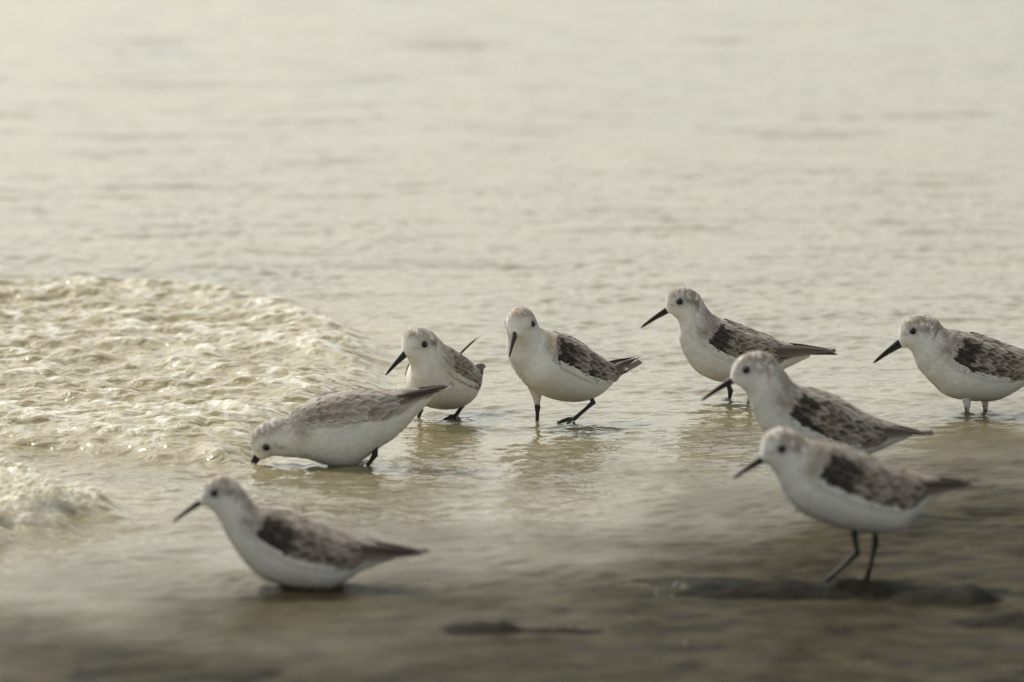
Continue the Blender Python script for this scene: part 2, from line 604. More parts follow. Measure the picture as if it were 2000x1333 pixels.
GREYF = feather_mesh('feather', (0.27, 0.22, 0.18), (0.62, 0.57, 0.50))
PALEF = feather_mesh('feather', (0.40, 0.35, 0.30), (0.68, 0.64, 0.58))
DARKF = feather_mesh('feather', (0.050, 0.038, 0.028), (0.62, 0.54, 0.44), fr_w=0.27)
BROWNF = feather_mesh('feather', (0.13, 0.098, 0.073), (0.60, 0.52, 0.43))
BLACKF = feather_mesh('feather', (0.028, 0.023, 0.018), (0.13, 0.105, 0.085))
PRIMF = feather_mesh('feather', (0.040, 0.032, 0.025), (0.13, 0.10, 0.08), slim=0.11, point=0.8, fr_w=0.04)
PRIMG = feather_mesh('feather', (0.12, 0.09, 0.07), (0.36, 0.30, 0.25), slim=0.13, point=0.8, fr_w=0.04)
TAILF = feather_mesh('feather', (0.22, 0.19, 0.16), (0.55, 0.52, 0.47), slim=0.13, point=0.8, fr_w=0.1)


def pn(x, y, seed=0):
    return mnoise.noise((x, y, seed * 3.7 + 0.5)) * 1.15


def lerp(a, b, t):
    return a + (b - a) * t


def make_bird(label, anchor, stations, eye, bill, legs, yaw=0.0, head_yaw=0.0, neck_at=(4.2, 7.0), fwd_scale=1.0,
              pattern='dark', wing=(6.1, 13.3), shade=1.0, seed=1, tail_up=0.0, prim=None, wing_low=(0.50, 0.50), far_prim=None, group='sanderlings at the water edge', thighs=(), splay=0.0):
    """stations: (dorsal u, v, ventral u, v, half width in mm) from bill base to tail, read off the photo;
    everything becomes metres in the bird's own frame (+X ahead, +Y its left, +Z up)"""
    rs = np.random.default_rng(seed)
    ax, ay = ground(*anchor)
    depth = ay * CP + CAM_H * SP
    s = FPX / depth
    cy = math.cos(R(yaw)) * fwd_scale

    def loc(u, v):
        return (-(u - anchor[0]) / s / cy, (anchor[1] - v) / s)

    root = bpy.data.objects.new('sanderling', None)
    root.empty_display_size = 0.05
    COL.objects.link(root)
    root.location = (ax, ay, 0)
    root.rotation_euler = (0, 0, math.pi + R(yaw))
    root['label'] = label
    root['category'] = 'bird'
    root['group'] = group

    st = []
    for (pu, pv, qu, qv, w) in stations:
        px, pz = loc(pu, pv)
        qx, qz = loc(qu, qv)
        st.append((px, pz, qx, qz, w * 0.001))
    NS, NT = 150, 56
    C, T = catmull(st, NS)
    C[:, 4] = np.maximum(C[:, 4], 0.0008)
    # neck pivot for a turned head
    pv_i = int(np.argmin(np.abs(T - neck_at[1])))
    piv = Vector(((C[pv_i, 0] + C[pv_i, 2]) / 2, 0, 0))

    def turn(p, t):
        """turn the head to the side about a vertical axis through the neck"""
        if head_yaw == 0:
            return Vector(p)
        k = 1 - float(smooth(neck_at[0], neck_at[1], t))
        hp = Vector((hx, 0, 0))
        a = R(head_yaw) * k
        p = Vector(p)
        q = p - hp
        c_, s_ = math.cos(a), math.sin(a)
        return Vector((q.x * c_ - q.y * s_, q.x * s_ + q.y * c_, q.z)) + hp
    h0 = int(np.argmin(np.abs(T - 3.4)))
    hx = (C[h0, 0] + C[h0, 2]) / 2

    def surf(i, th, off=0.0):
        px, pz, qx, qz, w = C[i]
        cx, cz = (px + qx) / 2, (pz + qz) / 2
        ex, ez = (px - qx) / 2, (pz - qz) / 2
        ct, sn = math.cos(th), math.sin(th)
        L = math.hypot(ex, ez) + 1e-9
        k = 1 + off / L
        kw = 1 + off / w
        ew = w * (1 + 0.10 * -ct) if T[i] > 6 else w      # fuller low down
        return (cx + ex * ct * k, math.copysign(abs(sn) ** 0.92, sn) * ew * kw, cz + ez * ct * k)

    # ------------------------------------------------ colour of the plumage (its own pigment)
    ex_, ez_ = loc(*eye)
    pal = {'dark': ((0.36, 0.295, 0.235), (0.17, 0.13, 0.10)), 'warm': ((0.42, 0.325, 0.235), (0.20, 0.14, 0.095)),
           'pale': ((0.42, 0.36, 0.305), (0.26, 0.22, 0.18)), 'brown': ((0.40, 0.31, 0.23), (0.20, 0.155, 0.12)), 'tan': ((0.46, 0.38, 0.30), (0.27, 0.21, 0.16))}[pattern]
    white = np.array((0.88, 0.87, 0.83))
    w0, w1 = wing

    def pigment(i, th, p):
        t = T[i]
        a = abs(th) / math.pi                              # 0 dorsal, 1 ventral
        n = (pn(p[0] * 260, p[2] * 420 + p[1] * 300, seed))
        n2 = (pn(p[0] * 700 + p[2] * 300, p[1] * 700, seed + 4))
        g = 0.0
        if t < 4.6:                                        # crown
            lim = 0.26 + 0.05 * min(t, 3)
            g = float(smooth(lim + 0.10, lim - 0.14, a + 0.10 * n)) * (0.75 + 1.0 * n + 1.0 * n2)
            g *= float(smooth(0.4, 1.6, t))
        if t >= 3.8:                                       # nape and mantle
            lim = lerp(0.20, 0.40, float(smooth(4.0, 6.2, t)))
            m_ = float(smooth(lim + 0.10, lim - 0.08, a + 0.09 * n)) * (0.72 + 0.35 * n + 0.35 * n2)
            m_ *= float(smooth(3.8, 5.2, t))
            g = max(g, m_)
            # grey-brown patch at the side of the breast
            b_ = math.exp(-((t - 6.0) / 0.75) ** 2 - ((a - 0.42) / 0.11) ** 2) * (0.75 + 0.5 * n + 0.5 * n2)
            g = max(g, b_)
        # far back: grey rump, white under
        g = min(max(g, 0), 1)
        dk = float(smooth(0.25, -0.45, n2 + 0.5 * n))
        c = white * (1 - g) + np.array(pal[0]) * g
        kd = (0.85 if t < 4.6 else 0.55) * g * dk
        c = c * (1 - kd) + np.array(pal[1]) * kd
        if t < 4.6:
            dx, dz = p[0] - ex_, p[2] - ez_
            if a < 0.75 and a > 0.08:
                e = math.exp(-((dx / 0.0052) ** 2 + (dz / 0.0042) ** 2))
                back = math.exp(-((dx + 0.010) / 0.008) ** 2 - ((dz - 0.0005 - 0.15 * (dx + 0.01)) / 0.0028) ** 2) * 0.55 * (0.8 + 0.8 * n)
                lore = math.exp(-((dx - 0.007) / 0.005) ** 2 - ((dz + 0.0035) / 0.0018) ** 2) * 0.40
                k = min(0.9, max(e * 0.85, back, lore))
                c = c * (1 - k) + np.array((0.06, 0.05, 0.04)) * k
        c = c * (1 - 0.05 * max(0, n2))
        return np.clip(c * shade, 0.01, 0.88)

    V, Cc, F = [], [], []
    for i in range(NS):
        for k in range(NT):
            th = 2 * math.pi * k / NT
            th_s = th if th <= math.pi else th - 2 * math.pi
            p = surf(i, th_s)
            wob = 0.0006 * (pn(p[0] * 110, p[2] * 150 + p[1] * 90, seed + 9) + 0.5 * pn(p[0] * 220, p[2] * 300 + p[1] * 180, seed + 5))
            Cc.append(pigment(i, th_s, p))
            q = turn(p, T[i])
            V.append((q.x, q.y, q.z + wob))
    for i in range(NS - 1):
        for k in range(NT):
            k2 = (k + 1) % NT
            F.append((i * NT + k, (i + 1) * NT + k, (i + 1) * NT + k2, i * NT + k2))
    F.append(tuple(range(NT)))
    F.append(tuple((NS - 1) * NT + k for k in range(NT))[::-1])
    body = link('body', mesh_from('body', V, F, np.array(Cc), True, M_PLUME), root)

    # ------------------------------------------------ soft barbs over the body
    Vb, Fb, Cb, Nb = [], [], [], []
    area = np.hypot(C[:, 0] - C[:, 2], C[:, 1] - C[:, 3]) + 0.004
    pr = area * np.gradient(np.hypot(np.gradient((C[:, 0] + C[:, 2]) / 2), np.gradient((C[:, 1] + C[:, 3]) / 2)).cumsum())
    pr = np.maximum(pr, 1e-7)
    pr /= pr.sum()
    for _ in range(17000):
        i = int(rs.choice(NS - 6, p=pr[:NS - 6] / pr[:NS - 6].sum()))
        th = float(rs.uniform(-math.pi, math.pi))
        t = T[i]
        a = abs(th) / math.pi
        over = 0.0
        if w0 + 0.2 < t < w1 and 0.10 < a < wing_low[0] + 0.04:
            if t < w0 + 0.25 + 0.38 * rs.random() and 0.2 < a:
                over = 0.0020
            elif a > wing_low[0] - 0.012 and t < w1 - 2.5:
                over = 0.0019
            else:
                continue
        if t < 0.8 or (not over and rs.random() < 0.42):
            continue
        p = Vector(surf(i, th, over))
        if math.hypot(p.x - ex_, p.z - ez_) < 0.0042 and t < 4.6:
            continue
        j = min(i + 4, NS - 1)
        d = Vector(surf(j, th)) - p
        if d.length < 1e-6:
            continue
        d.normalize()
        e = Vector(surf(i, th + 0.05)) - Vector(surf(i, th - 0.05))
        e.normalize()
        nrm = d.cross(e)
        if nrm.dot(p - Vector(((C[i, 0] + C[i, 2]) / 2, 0, (C[i, 1] + C[i, 3]) / 2))) < 0:
            nrm = -nrm
        nrm.normalize()
        ln = (0.0022 if t < 4.5 else (0.0062 if over else 0.0052)) * rs.uniform(0.6, 1.3)
        wd = (0.00022 if t < 4.5 else 0.00042) * rs.uniform(0.7, 1.3)
        d2 = (d + e * rs.normal() * 0.18 + nrm * (0.10 + 0.08 * rs.random())).normalized()
        c = pigment(i, th, p) * rs.uniform(0.90, 1.06)
        o = len(Vb)
        b0 = p + nrm * 0.0001
        m0 = p + d2 * ln * 0.55 + nrm * 0.0002
        t0 = p + d2 * ln - nrm * 0.0001
        for q in (b0 - e * wd, b0 + e * wd, m0 + e * wd * 0.8, m0 - e * wd * 0.8, t0):
            Vb.append(turn(q, t))
            Cb.append(c)
            Nb.append((turn(q + nrm * 0.001, t) - Vb[-1]).normalized() + (d2 - d) * 0.25)
        Fb += [(o, o + 1, o + 2, o + 3), (o + 3, o + 2, o + 4)]
    dme = mesh_from('down', Vb, Fb, np.array(Cb), True, M_PLUME)
    dme.normals_split_custom_set_from_vertices([tuple(q.normalized()) for q in Nb])
    link('down', dme, body, None, 'stuff')

    # ------------------------------------------------ eyes
    best = None
    for i in range(NS):
        if T[i] > 4.6:
            break
        for k in range(1, 40):
            th = math.pi * k / 40
            p = surf(i, th)
            dd = (p[0] - ex_) ** 2 + (p[2] - ez_) ** 2
            if best is None or dd < best[0]:
                best = (dd, i, th)
    _, ei, eth = best
    for sgn in (1, -1):
        p = Vector(surf(ei, eth * sgn, -0.0014))
        p = turn(p, T[ei])
        bm = bmesh.new()
        bmesh.ops.create_uvsphere(bm, u_segments=16, v_segments=10, radius=0.0035)
        me = bpy.data.meshes.new('eye')
        bm.to_mesh(me)
        bm.free()
        me.polygons.foreach_set('use_smooth', np.ones(len(me.polygons), bool))
        o = link('eye', me, root, M_EYE)
        o.location = p

    # ------------------------------------------------ bill: upper and lower mandible
    (b1u, b1v), (b2u, b2v), (tu, tv) = bill
    B1, B2, TP = Vector((loc(b1u, b1v)[0], 0, loc(b1u, b1v)[1])), Vector((loc(b2u, b2v)[0], 0, loc(b2u, b2v)[1])), Vector((loc(tu, tv)[0], 0, loc(tu, tv)[1]))
    mid = (B1 + B2) / 2
    axis = (TP - mid)
    L = axis.length
    ax_n = axis.normalized()
    hgt = (B1 - B2).length / 2
    up = Vector((-ax_n.z, 0, ax_n.x))
    if up.z < 0 and up.dot(B1 - B2) < 0:
        up = -up
    if up.dot(B1 - B2) < 0:
        up = -up
    ups, los, ru, rl = [], [], [], []
    for k in range(9):
        f = k / 8
        c = mid - ax_n * 0.004 * (1 - f) + axis * f + up * 0.0007 * math.sin(math.pi * f)
        h = lerp(hgt * 1.05, 0.0010, f ** 0.85) if f < 1 else 0.0004
        ups.append(turn(c + up * h * 0.46, 0))
        los.append(turn(c - up * h * 0.50, 0))
        ru.append((h * 0.62, h * 0.56) if True else h)
        rl.append((h * 0.55, h * 0.50))
    vu = tube(ups, [(max(a, .0002), max(b, .0002)) for a, b in ru], 10)
    vl = tube(los[:-1] + [los[-1] - ax_n * 0.0006], [(max(a, .0002), max(b, .0002)) for a, b in rl], 10)
    link('bill', mesh_from('bill', *merge([vu, vl])), root, M_BILL)

    # ------------------------------------------------ wings: a base shell that carries overlapping feathers
    def wing_point(t, f, sgn, off):
        """t station, f 0 at the back ridge .. 1 at the lower wing edge"""
        i = min(int(round(t / (len(st) - 1) * (NS - 1))), NS - 1)
        kk = (t - w0) / (w1 - w0)
        lo = lerp(wing_low[0], wing_low[1], min(max(kk, 0), 1))
        lo *= float(smooth(-0.12, 0.14, kk)) * 0.30 + 0.70
        th = math.pi * lerp(0.035, lo, f)
        return Vector(surf(i, th * sgn, off)), i, th

    for sgn in (1, -1):
        Vw, Fw, Cw = [], [], []
        na, nb = 22, 9
        for a in range(na):
            kk = a / (na - 1)
            for b in range(nb):
                f = b / (nb - 1)
                rise = 0.0012 * math.sin(math.pi * min(1, f * 1.0)) + 0.0009 * math.sin(math.pi * kk)
                lead = 0.35 * (2 * f - 1.1) ** 2 * (1 - kk)
                p, i, th = wing_point(lerp(w0 + 0.35 + lead, w1 - 0.2, kk), lerp(0.15, 0.93, f), sgn, rise * float(smooth(0, 0.12, kk)) + 0.0002)
                Vw.append(p)
                Cw.append((0.15, 0.12, 0.095) if pattern != 'pale' else (0.34, 0.30, 0.25))
        for a in range(na - 1):
            for b in range(nb - 1):
                q = (a * nb + b, (a + 1) * nb + b, (a + 1) * nb + b + 1, a * nb + b + 1)
                Fw.append(q if sgn < 0 else q[::-1])
        wg = link('wing', mesh_from('wing', Vw, Fw, np.array(Cw), True, M_PLUME), root)

        def place(me, t, f, ln, wd, lift, tilt, skew, dirto=None):
            p, i, th = wing_point(t, f, sgn, lift)
            p2, _, _ = wing_point(min(t + 0.9, w1 + 0.6), f, sgn, lift)
            d = (p2 - p)
            if dirto is not None:
                d = dirto - p
            if d.length < 1e-6:
                return
            d.normalize()
            e = Vector(surf(i, (th + 0.06) * sgn)) - Vector(surf(i, (th - 0.06) * sgn))
            e = (e - d * e.dot(d)).normalized()          # towards the belly
            d = (d + e * skew).normalized()
            n = d.cross(e)
            ctr = Vector(((C[i, 0] + C[i, 2]) / 2, 0, (C[i, 1] + C[i, 3]) / 2))
            if n.dot(p - ctr) < 0:
                n = -n
            n.normalize()
            d = (d + n * tilt).normalized()
            y = n.cross(d).normalized()
            n = d.cross(y)
            M = Matrix((d, y, n)).transposed().to_4x4()
            o = bpy.data.objects.new('feather', me)
            COL.objects.link(o)
            o.parent = wg
            o.matrix_local = Matrix.Translation(p) @ M @ Matrix.Diagonal((ln, wd, ln * 0.8, 1))

        rows = 8
        span = w1 - w0
        for rI in range(rows):
            f = lerp(0.96, 0.10, rI / (rows - 1))
            n = 11
            for c in range(n):
                kk = (c + 0.5 * (rI % 2)) / n + rs.normal() * 0.012
                start = 0.02 + 0.05 * abs(f - 0.55) + 0.025 * rs.random()
                t = w0 + 0.15 + span * lerp(start, 0.80, kk)
                ff = f + rs.normal() * 0.025
                x = kk + 0.22 * (f - 0.5) + rs.normal() * 0.10
                u_ = rs.random()
                if pattern == 'pale':
                    me = (GREYF if kk < 0.35 and f > 0.35 else (PALEF if u_ < 0.75 else GREYF))
                elif pattern == 'tan':
                    me = BROWNF if (kk < 0.3 and f > 0.4) else (BROWNF if u_ < 0.4 else (GREYF if u_ < 0.8 else PALEF))
                elif pattern == 'brown':
                    me = BLACKF if (kk < 0.24 and f > 0.42) else (DARKF if u_ < (0.55 if f > 0.5 else 0.10) else (BROWNF if u_ < 0.75 else GREYF))
                    if f < 0.4:
                        me = BROWNF if u_ < 0.45 else (GREYF if u_ < 0.8 else PALEF)
                else:
                    me = BLACKF if (kk < 0.16 and f > 0.34) or (f > 0.88 and kk < 0.35 and u_ < 0.7) else (DARKF if u_ < 0.62 else (BROWNF if u_ < 0.80 else GREYF))
                    if f < 0.42:
                        me = GREYF if u_ < 0.48 else (BROWNF if u_ < 0.60 else (DARKF if u_ < 0.72 else PALEF))
                ln = (0.0185 if pattern == 'pale' else 0.0148) * lerp(0.72, 1.30, kk) * rs.uniform(0.88, 1.12)
                wd = ln * lerp(0.92, 0.72, kk) * rs.uniform(0.9, 1.1)
                place(me, t, ff, ln, wd, 0.0012 + 0.0007 * (rI % 2) + 0.0005 * rI / rows, (0.075 if f > 0.3 else 0.045) + 0.04 * rs.random(), 0.10 * (0.5 - f) + rs.normal() * 0.05)
        # tertials: longer pale-edged feathers over the folded flight feathers
        for k in range(6):
            me = {'pale': GREYF, 'tan': BROWNF}.get(pattern, (DARKF, BROWNF, DARKF, GREYF, BROWNF, DARKF)[k])
            ln = 0.027 * rs.uniform(0.9, 1.1)
            place(me, w1 - 3.3 + 0.22 * k + rs.normal() * 0.1, lerp(0.22, 0.86, k / 5), ln, ln * 0.40, 0.0021, 0.05, 0.02)
        # long flight feathers that reach past the body
        if prim:
            for k, (pu, pv) in enumerate(far_prim if (far_prim and sgn < 0) else prim):
                ex, ez = loc(pu, pv)
                tip = Vector((ex, sgn * (0.0035 + 0.0012 * k), ez))
                t = w1 - 2.1 - 0.15 * k
                p, _, _ = wing_point(t, 0.50 + 0.10 * k, sgn, 0.001)
                ln = (tip - p).length
                place((TAILF if far_prim and sgn < 0 else PRIMF) if k % 2 == 0 else PRIMG, t, 0.50 + 0.10 * k, ln, ln * lerp(0.75, 0.9, k / 3), 0.0016, 0.0, 0.0, tip)

    # ------------------------------------------------ tail
    last = C[-1]
    prev = C[-16]
    tb = Vector(((last[0] + last[2]) / 2, 0, (last[1] + last[3]) / 2))
    td = (tb - Vector(((prev[0] + prev[2]) / 2, 0, (prev[1] + prev[3]) / 2))).normalized()
    if prim:
        ex, ez = loc(*prim[0])
        td = (td * 0.45 + (Vector((ex, 0, ez)) - tb).normalized() * 0.55).normalized()
        tl = (Vector((ex, 0, ez)) - tb).length * 0.92 + 0.018
    else:
        tl = 0.035
    Vt, Ft, Ct = [], [], []
    for k in range(7):
        a = (k - 3) * 0.013
        d = (td + Vector((0, a, -0.01 * abs(k - 3)))).normalized()
        y = Vector((0, 1, 0)) - d * d.y
        y.normalize()
        n = y.cross(d) * -1
        if n.z < 0:
            n = -n
        b0 = tb - td * 0.018 + Vector((0, (k - 3) * 0.0012, 0.0004 * (3 - abs(k - 3))))
        o = len(Vt)
        dark = np.array((0.050, 0.042, 0.034)) if abs(k - 3) < 2.5 or pattern in ('dark', 'warm') else np.array((0.26, 0.23, 0.20))
        for (f, w) in ((0, .5), (.35, 1.0), (.7, 1.05), (.92, .75), (1.0, .1)):
            q = b0 + d * tl * f
            for sd in (-1, 0, 1):
                Vt.append(q + y * sd * 0.0026 * w + n * (0.0007 if sd == 0 else 0))
                Ct.append(dark * (0.8 if sd == 0 else 1.25))
        for a_ in range(4):
            for b_ in range(2):
                i0 = o + a_ * 3 + b_
                Ft.append((i0, i0 + 3, i0 + 4, i0 + 1))
    link('tail', mesh_from('tail', Vt, Ft, np.array(Ct), True, M_QUILL), root)

    # ------------------------------------------------ legs
    for (pts, side, toes, thigh) in legs:
        P = []
        for (u, v) in pts:
            x, z = loc(u - side * 0.011 * s * math.sin(R(yaw)), v)
            P.append(Vector((x, side * 0.011, z)))
        P[0] = P[0] + Vector((0.0, 0, 0.010))
        n = len(P)
        rad = []
        Q = []
        for i in range(n - 1):
            for f in (0, 0.33, 0.66):
                Q.append(P[i].lerp(P[i + 1], f))
                g = i + f
                r_ = lerp(0.0029, 0.0019, min(1, g))
                if abs(g - (n - 2)) < 0.05:
                    r_ = 0.0030
                rad.append(r_)
        Q.append(P[-1])
        rad.append(0.0021)
        leg = link('leg', mesh_from('leg', *tube(Q, rad, 9)), root, M_LEG)
        foot = P[-1]
        parts = []
        for a in (-28, 2, 30):
            d = Vector((math.cos(R(a)), math.sin(R(a)), -0.10))
            if toes == 'lift':
                d = Vector((math.cos(R(a)) * 0.75, math.sin(R(a)) * 0.7, -0.45))
            L_ = 0.020 if abs(a) < 10 else 0.0165
            path = [foot + Vector((0, 0, 0.0008)), foot + d * L_ * 0.35 + Vector((0, 0, 0.0010)), foot + d * L_ * 0.7, foot + d * L_ + Vector((0, 0, -0.0006))]
            parts.append(tube(path, [0.0020, 0.0017, 0.0014, 0.0005], 7))
        link('foot', mesh_from('foot', *merge(parts)), leg, M_LEG)
        if thigh:
            top = P[0] + Vector((0, 0, 0.006))
            end = P[0] + (P[1] - P[0]) * thigh
            path = [top.lerp(end, f) for f in (0, .25, .5, .75, 1.0)]
            vs, fs = tube(path, [0.0105, 0.0080, 0.0052, 0.0036, 0.0020], 12)
            link('thigh', mesh_from('thigh', vs, fs, np.tile(np.array((0.76, 0.74, 0.69)) * shade, (len(vs), 1)), True, M_PLUME), root)
        M = Matrix.Rotation(math.pi + R(yaw), 3, 'Z')
        for q in (P[-1], P[-2]):
            if q.z < 0.012:
                wq = M @ q + root.location
                leg_spots.append((wq.x, wq.y, 0.022, 0.0015))
                break
    return root


# -------- F: the nearest bird on the right, on the sand mound
F_ST = [(1484, 889, 1492, 903, 4.0), (1489, 850, 1501, 906, 8.5), (1506, 837, 1506, 914, 11.5), (1530, 832, 1512, 922, 13.2), (1560, 844, 1518, 934, 14.2), (1579, 858, 1526, 950, 16.0),
        (1604, 861, 1538, 972, 19.5), (1641, 868, 1563, 997, 23.5), (1678, 886, 1605, 1017, 26.5), (1718, 904, 1655, 1033, 27.5), (1750, 918, 1705, 1040, 26.0), (1774, 926, 1748, 1037, 22.5),
        (1792, 931, 1778, 1014, 17.5), (1806, 934, 1800, 992, 12.5), (1826, 937, 1824, 972, 8.0), (1850, 940, 1850, 957, 4.0)]
make_bird('blurred sanderling standing tall on both black legs on a dark sand mound', (1655, 1138), F_ST, (1524, 872), ((1484, 889), (1493, 903), (1430, 935)),
          [([(1664, 1042), (1672, 1076), (1607, 1137)], 1, 'flat', 0), ([(1708, 1040), (1711, 1064), (1695, 1137)], -1, 'flat', 0)],
          pattern='brown', seed=11, prim=[(1912, 938), (1902, 945), (1850, 946), (1815, 950)])

# -------- G: the near bird on the left, belly in the water
G_ST = [(389, 975, 397, 986, 4.0), (397, 950, 408, 991, 8.5), (412, 934, 418, 999, 11.5), (438, 926, 425, 1008, 13.2), (466, 942, 432, 1020, 14.2), (484, 968, 440, 1036, 16.0),
        (505, 989, 453, 1060, 19.5), (541, 998, 474, 1091, 23.5), (582, 1012, 505, 1123, 26.5), (620, 1028, 548, 1141, 27.5), (654, 1042, 605, 1149, 26.0), (680, 1051, 650, 1146, 22.5),
        (700, 1057, 684, 1128, 17.5), (718, 1061, 714, 1111, 12.5), (745, 1066, 748, 1098, 8.0), (780, 1073, 788, 1087, 4.0)]
make_bird('blurred sanderling with its belly low on the water beside its dark reflection', (590, 1149), G_ST, (421, 958), ((389, 975), (397, 986), (338, 1020)),
          [([(600, 1140), (610, 1152), (590, 1172)], 1, 'flat', 0), ([(625, 1140), (635, 1152), (620, 1170)], -1, 'flat', 0)],
          pattern='brown', seed=23, prim=[(840, 1075), (829, 1080), (775, 1085), (735, 1092)])

# -------- E: the bird behind F
E_ST = [(1425, 736, 1434, 748, 4.0), (1431, 710, 1446, 756, 8.5), (1450, 691, 1454, 763, 11.5), (1479, 684, 1460, 772, 13.2), (1508, 693, 1464, 784, 14.2), (1526, 718, 1470, 802, 16.0),
        (1550, 748, 1481, 826, 19.5), (1584, 760, 1500, 858, 23.5), (1618, 771, 1530, 890, 26.5), (1650, 787, 1570, 909, 27.5), (1679, 806, 1618, 914, 26.0), (1700, 817, 1660, 905, 22.5),
        (1716, 823, 1694, 888, 17.5), (1730, 828, 1722, 876, 12.5), (1752, 834, 1752, 862, 8.0), (1775, 840, 1780, 852, 4.0)]
make_bird('sanderling with dark scaly wings, its body hidden below by the nearer bird on the mound', (1625, 997), E_ST, (1455.6, 719), ((1425, 736), (1434, 748), (1368, 782)),
          [([(1590, 905), (1600, 945), (1560, 1000)], 1, 'flat', 0), ([(1625, 905), (1640, 945), (1625, 1000)], -1, 'flat', 0)],
          pattern='dark', seed=37, prim=[(1824, 846), (1812, 843), (1765, 846), (1725, 850)])

# -------- D: the bird furthest back
D_ST = [(1299, 600, 1306, 612, 4.0), (1301, 580, 1314, 616, 8.5), (1314, 565, 1321, 622, 11.5), (1337, 560, 1326, 631, 13.0), (1364, 574, 1327, 644, 14.0), (1378, 600, 1327, 662, 16.0),
        (1395, 617, 1333, 684, 19.5), (1420, 627, 1346, 708, 23.5), (1445, 637, 1366, 729, 26.5), (1470, 647, 1398, 743, 27.5), (1492, 656, 1435, 747, 26.0), (1508, 664, 1470, 744, 22.5),
        (1522, 670, 1500, 735, 17.5), (1536, 674, 1528, 722, 12.5), (1555, 677, 1556, 708, 8.0), (1578, 681, 1582, 696, 4.0)]
make_bird('farthest sanderling, neck raised, with its bill out over open water', (1440, 781), D_ST, (1327, 587), ((1299, 600), (1306, 612), (1251, 640)),
          [([(1412, 738), (1426, 762), (1421, 794)], 1, 'flat', 0), ([(1455, 742), (1467, 764), (1463, 800)], -1, 'flat', 0)],
          pattern='dark', seed=41, prim=[(1636, 690), (1630, 682), (1588, 688), (1560, 694)])

# -------- H: the bird cut by the right edge
H_ST = [(1753, 661, 1761, 679, 4.0), (1757, 637, 1771, 678, 8.5), (1773, 621, 1777, 683, 11.5), (1803, 614, 1782, 691, 13.2), (1829, 624, 1786, 702, 14.2), (1843, 641, 1793, 718, 16.0),
        (1866, 645, 1806, 733, 19.5), (1898, 652, 1824, 752, 23.5), (1926, 661, 1846, 771, 26.5), (1952, 671, 1880, 780, 27.5), (1976, 680, 1920, 783, 26.0), (1994, 687, 1950, 780, 22.5),
        (2010, 693, 1980, 765, 17.5), (2022, 698, 2006, 748, 12.5), (2036, 702, 2030, 730, 8.0), (2055, 706, 2055, 720, 4.0)]
make_bird('sanderling on the right, its tail cut off by the picture edge, standing in rippled water', (1905, 808), H_ST, (1781, 643), ((1753, 662), (1761, 679), (1705, 709)),
          [([(1884, 776), (1887, 792), (1886, 818)], 1, 'flat', 1.25), ([(1922, 778), (1926, 794), (1925, 818)], -1, 'flat', 1.25)],
          pattern='dark', seed=53, prim=[(2100, 712), (2085, 712), (2060, 716), (2035, 722)])

# -------- A: the bird probing with its bill under water
A_ST = [(495, 886, 512, 898, 4.2), (489, 864, 527, 892, 8.5), (494, 845, 541, 890, 11.5), (510, 828, 556, 892, 13.0), (535, 816, 570, 893, 14.2), (560, 814, 588, 894, 16.0),
        (576, 800, 606, 897, 19.5), (604, 786, 630, 905, 23.5), (640, 773, 655, 911, 26.5), (682, 767, 685, 911, 27.0), (722, 766, 712, 895, 25.0), (752, 768, 742, 873, 20.5),
        (778, 767, 768, 856, 15.5), (800, 764, 792, 834, 11.0), (822, 762, 815, 808, 7.5), (846, 760, 842, 780, 4.0)]
make_bird('pale grey sanderling bent forward, probing with its bill under the water', (690, 908), A_ST, (522, 871), ((496, 887), (513, 896), (484, 926)),
          [([(738, 866), (733, 886), (711, 917)], 1, 'flat', 0), ([(690, 895), (692, 905), (680, 925)], -1, 'flat', 0)],
          pattern='pale', seed=67, prim=[(888, 748), (870, 757), (835, 768), (806, 782)], wing_low=(0.37, 0.40))

# -------- C: the middle bird, turned towards the camera with its head turned further
C_ST = [(1484, 889, 1492, 903, 4.0), (1489, 850, 1501, 906, 9.0), (1506, 837, 1506, 914, 12.0), (1530, 832, 1512, 924, 13.6), (1560, 844, 1516, 940, 15.0), (1579, 876, 1520, 966, 17.5),
        (1604, 894, 1532, 990, 21.5), (1641, 905, 1556, 1024, 25.5), (1678, 920, 1598, 1050, 28.0), (1718, 946, 1655, 1068, 28.0), (1750, 968, 1712, 1070, 25.0), (1774, 983, 1752, 1054, 20.5),
        (1792, 991, 1780, 1036, 15.0), (1806, 995, 1800, 1020, 10.5), (1826, 999, 1824, 1010, 6.5), (1845, 1001, 1845, 1006, 3.5)]

B_ST = [(1484, 889, 1492, 903, 4.0), (1489, 850, 1501, 906, 9.0), (1506, 837, 1506, 914, 12.0), (1530, 832, 1512, 924, 13.6), (1560, 844, 1516, 940, 15.0), (1579, 862, 1520, 962, 17.5),
        (1604, 878, 1532, 985, 21.5), (1641, 889, 1558, 1012, 25.0), (1678, 902, 1600, 1032, 27.5), (1718, 918, 1655, 1045, 28.0), (1750, 933, 1705, 1049, 26.0), (1774, 944, 1748, 1043, 22.5),
        (1792, 952, 1780, 1030, 17.5), (1806, 957, 1800, 1002, 12.5), (1826, 963, 1824, 986, 8.0), (1850, 966, 1850, 978, 4.0)]


def remap(stn, src, dst, ssrc, sdst, cosy, du=0, dv=0):
    k = sdst / ssrc
    f = lambda u, v: (dst[0] + (u - src[0]) * k * cosy + du, dst[1] + (v - src[1]) * k + dv)
    return [(*f(a, b), *f(c, d), w) for a, b, c, d, w in stn], f


def px_per_m(v):
    y = ground(1000, v)[1]
    return FPX / (y * CP + CAM_H * SP)


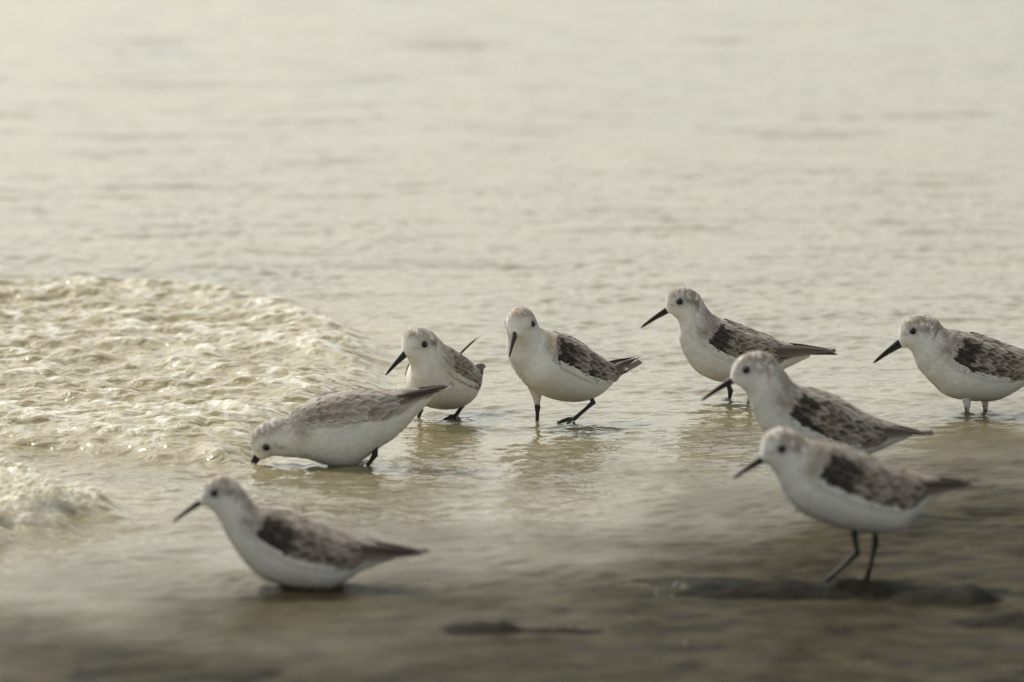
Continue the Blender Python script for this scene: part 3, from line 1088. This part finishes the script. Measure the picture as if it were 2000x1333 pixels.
yawC = 36.0
st_, fC = remap(C_ST, (1655, 1138), (1090, 826), px_per_m(1138), px_per_m(826), math.cos(R(yawC)), 10, 15)
make_bird('sanderling in the middle facing the camera, white face turned, one foot lifted', (1090, 826), st_, fC(1524, 872), (fC(1484, 889), fC(1495, 905), fC(1450, 946)),
          [([(1046, 776), (1050, 796), (1049, 832)], -1, 'flat', 0.95), ([(1142, 768), (1159, 789), (1120, 819)], 1, 'flat', 0)],
          yaw=yawC, head_yaw=34.0, pattern='warm', seed=71, prim=[(1248, 708), (1240, 711), (1204, 726), (1188, 735)])

yawB = 66.0
st_, fB = remap(B_ST, (1655, 1138), (868, 814), px_per_m(1138), px_per_m(814), math.cos(R(yawB)), -7, 58)
make_bird('plump white breasted sanderling half facing the camera beside the foaming wave', (868, 814), st_, fB(1524, 872), (fB(1484, 889), fB(1495, 905), fB(1434, 944)),
          [([(903, 772), (916, 782), (888, 814)], 1, 'flat', 0), ([(825, 780), (822, 795), (815, 822)], -1, 'flat', 0)],
          yaw=yawB, head_yaw=-32.0, pattern='tan', seed=83, prim=[(940, 726), (938, 728), (936, 732), (932, 736)], far_prim=[(947, 668), (939, 672)])

bx, by = ground(494, 908)
leg_spots.append((bx, by, 0.03, 0.0022))
for (gu, gv, gr, ga) in [(690, 910, 0.05, 0.0016), (600, 1149, 0.05, 0.0016), (520, 1140, 0.03, 0.001)]:
    bx, by = ground(gu, gv)
    leg_spots.append((bx, by, gr, ga))
WX, WY, WZ, WF, WE = build_water()

# ------------------------------------------------------------------ foam bubbles on the wavelet
def build_bubbles():
    bm = bmesh.new()
    bmesh.ops.create_icosphere(bm, subdivisions=2, radius=1.0)
    base = np.array([v.co[:] for v in bm.verts])
    fac = np.array([[v.index for v in f.verts] for f in bm.faces])
    bm.free()
    w = (WF * (0.3 + WE * 1.6) * (1 + 1.2 * (WY < 5.35))) * ((np.abs(WX) < 0.9) & (WY > 4.3) & (WY < 7.1))
    cell = (np.gradient(WX[0])[None, :] * np.gradient(WY[:, 0])[:, None])
    w = (w ** 1.6 * cell).ravel()
    w /= w.sum()
    n = 5200
    idx = rng.choice(len(w), n, p=w)
    r = 0.0010 + 0.0046 * rng.random(n) ** 3.6
    V = np.empty((n, len(base), 3))
    for k in range(n):
        i = idx[k]
        c = np.array((WX.flat[i] + rng.normal() * .002, WY.flat[i] + rng.normal() * .002, WZ.flat[i] + r[k] * 0.25))
        V[k] = base * r[k] * np.array((1, 1, 0.85)) + c
    # stray bubbles added on wet sand and open water to make sun glints
    extra = []
    for (u, v, cnt, sp) in [(1330, 1150, 9, 0.006), (1305, 1160, 3, 0.006), (1115, 1231, 2, 0.003), (1230, 1206, 1, 0), (1338, 1258, 1, 0), (1655, 1298, 1, 0), (1688, 1300, 2, 0.003),
                            (1460, 405, 1, 0), (1556, 425, 1, 0), (1364, 516, 1, 0), (1575, 180, 1, 0), (20, 508, 2, 0.004), (700, 1000, 1, 0), (1890, 1075, 1, 0)]:
        for _ in range(cnt):
            cx, cy = ground(u, v)
            cx += rng.normal() * sp
            cy += rng.normal() * sp * 2
            rr = rng.uniform(0.0007, 0.0014)
            zz = WZ[np.abs(WY[:, 0] - cy).argmin(), np.abs(WX[0] - cx).argmin()]
            zz = max(zz, float(sand_height(np.array([[cx]]), np.array([[cy]]))[0, 0]))
            extra.append(base * rr + np.array((cx, cy, zz + rr * 0.4)))
    V = np.concatenate([V, np.array(extra)])
    n = len(V)
    F = (fac[None] + (np.arange(n) * len(base))[:, None, None]).reshape(-1, 3)
    me = bpy.data.meshes.new('foam')
    me.from_pydata(V.reshape(-1, 3).tolist(), [], F.tolist())
    me.polygons.foreach_set('use_smooth', np.ones(len(me.polygons), bool))
    me.update()
    link('foam', me, None, M_BUBBLE, 'stuff')


build_bubbles()
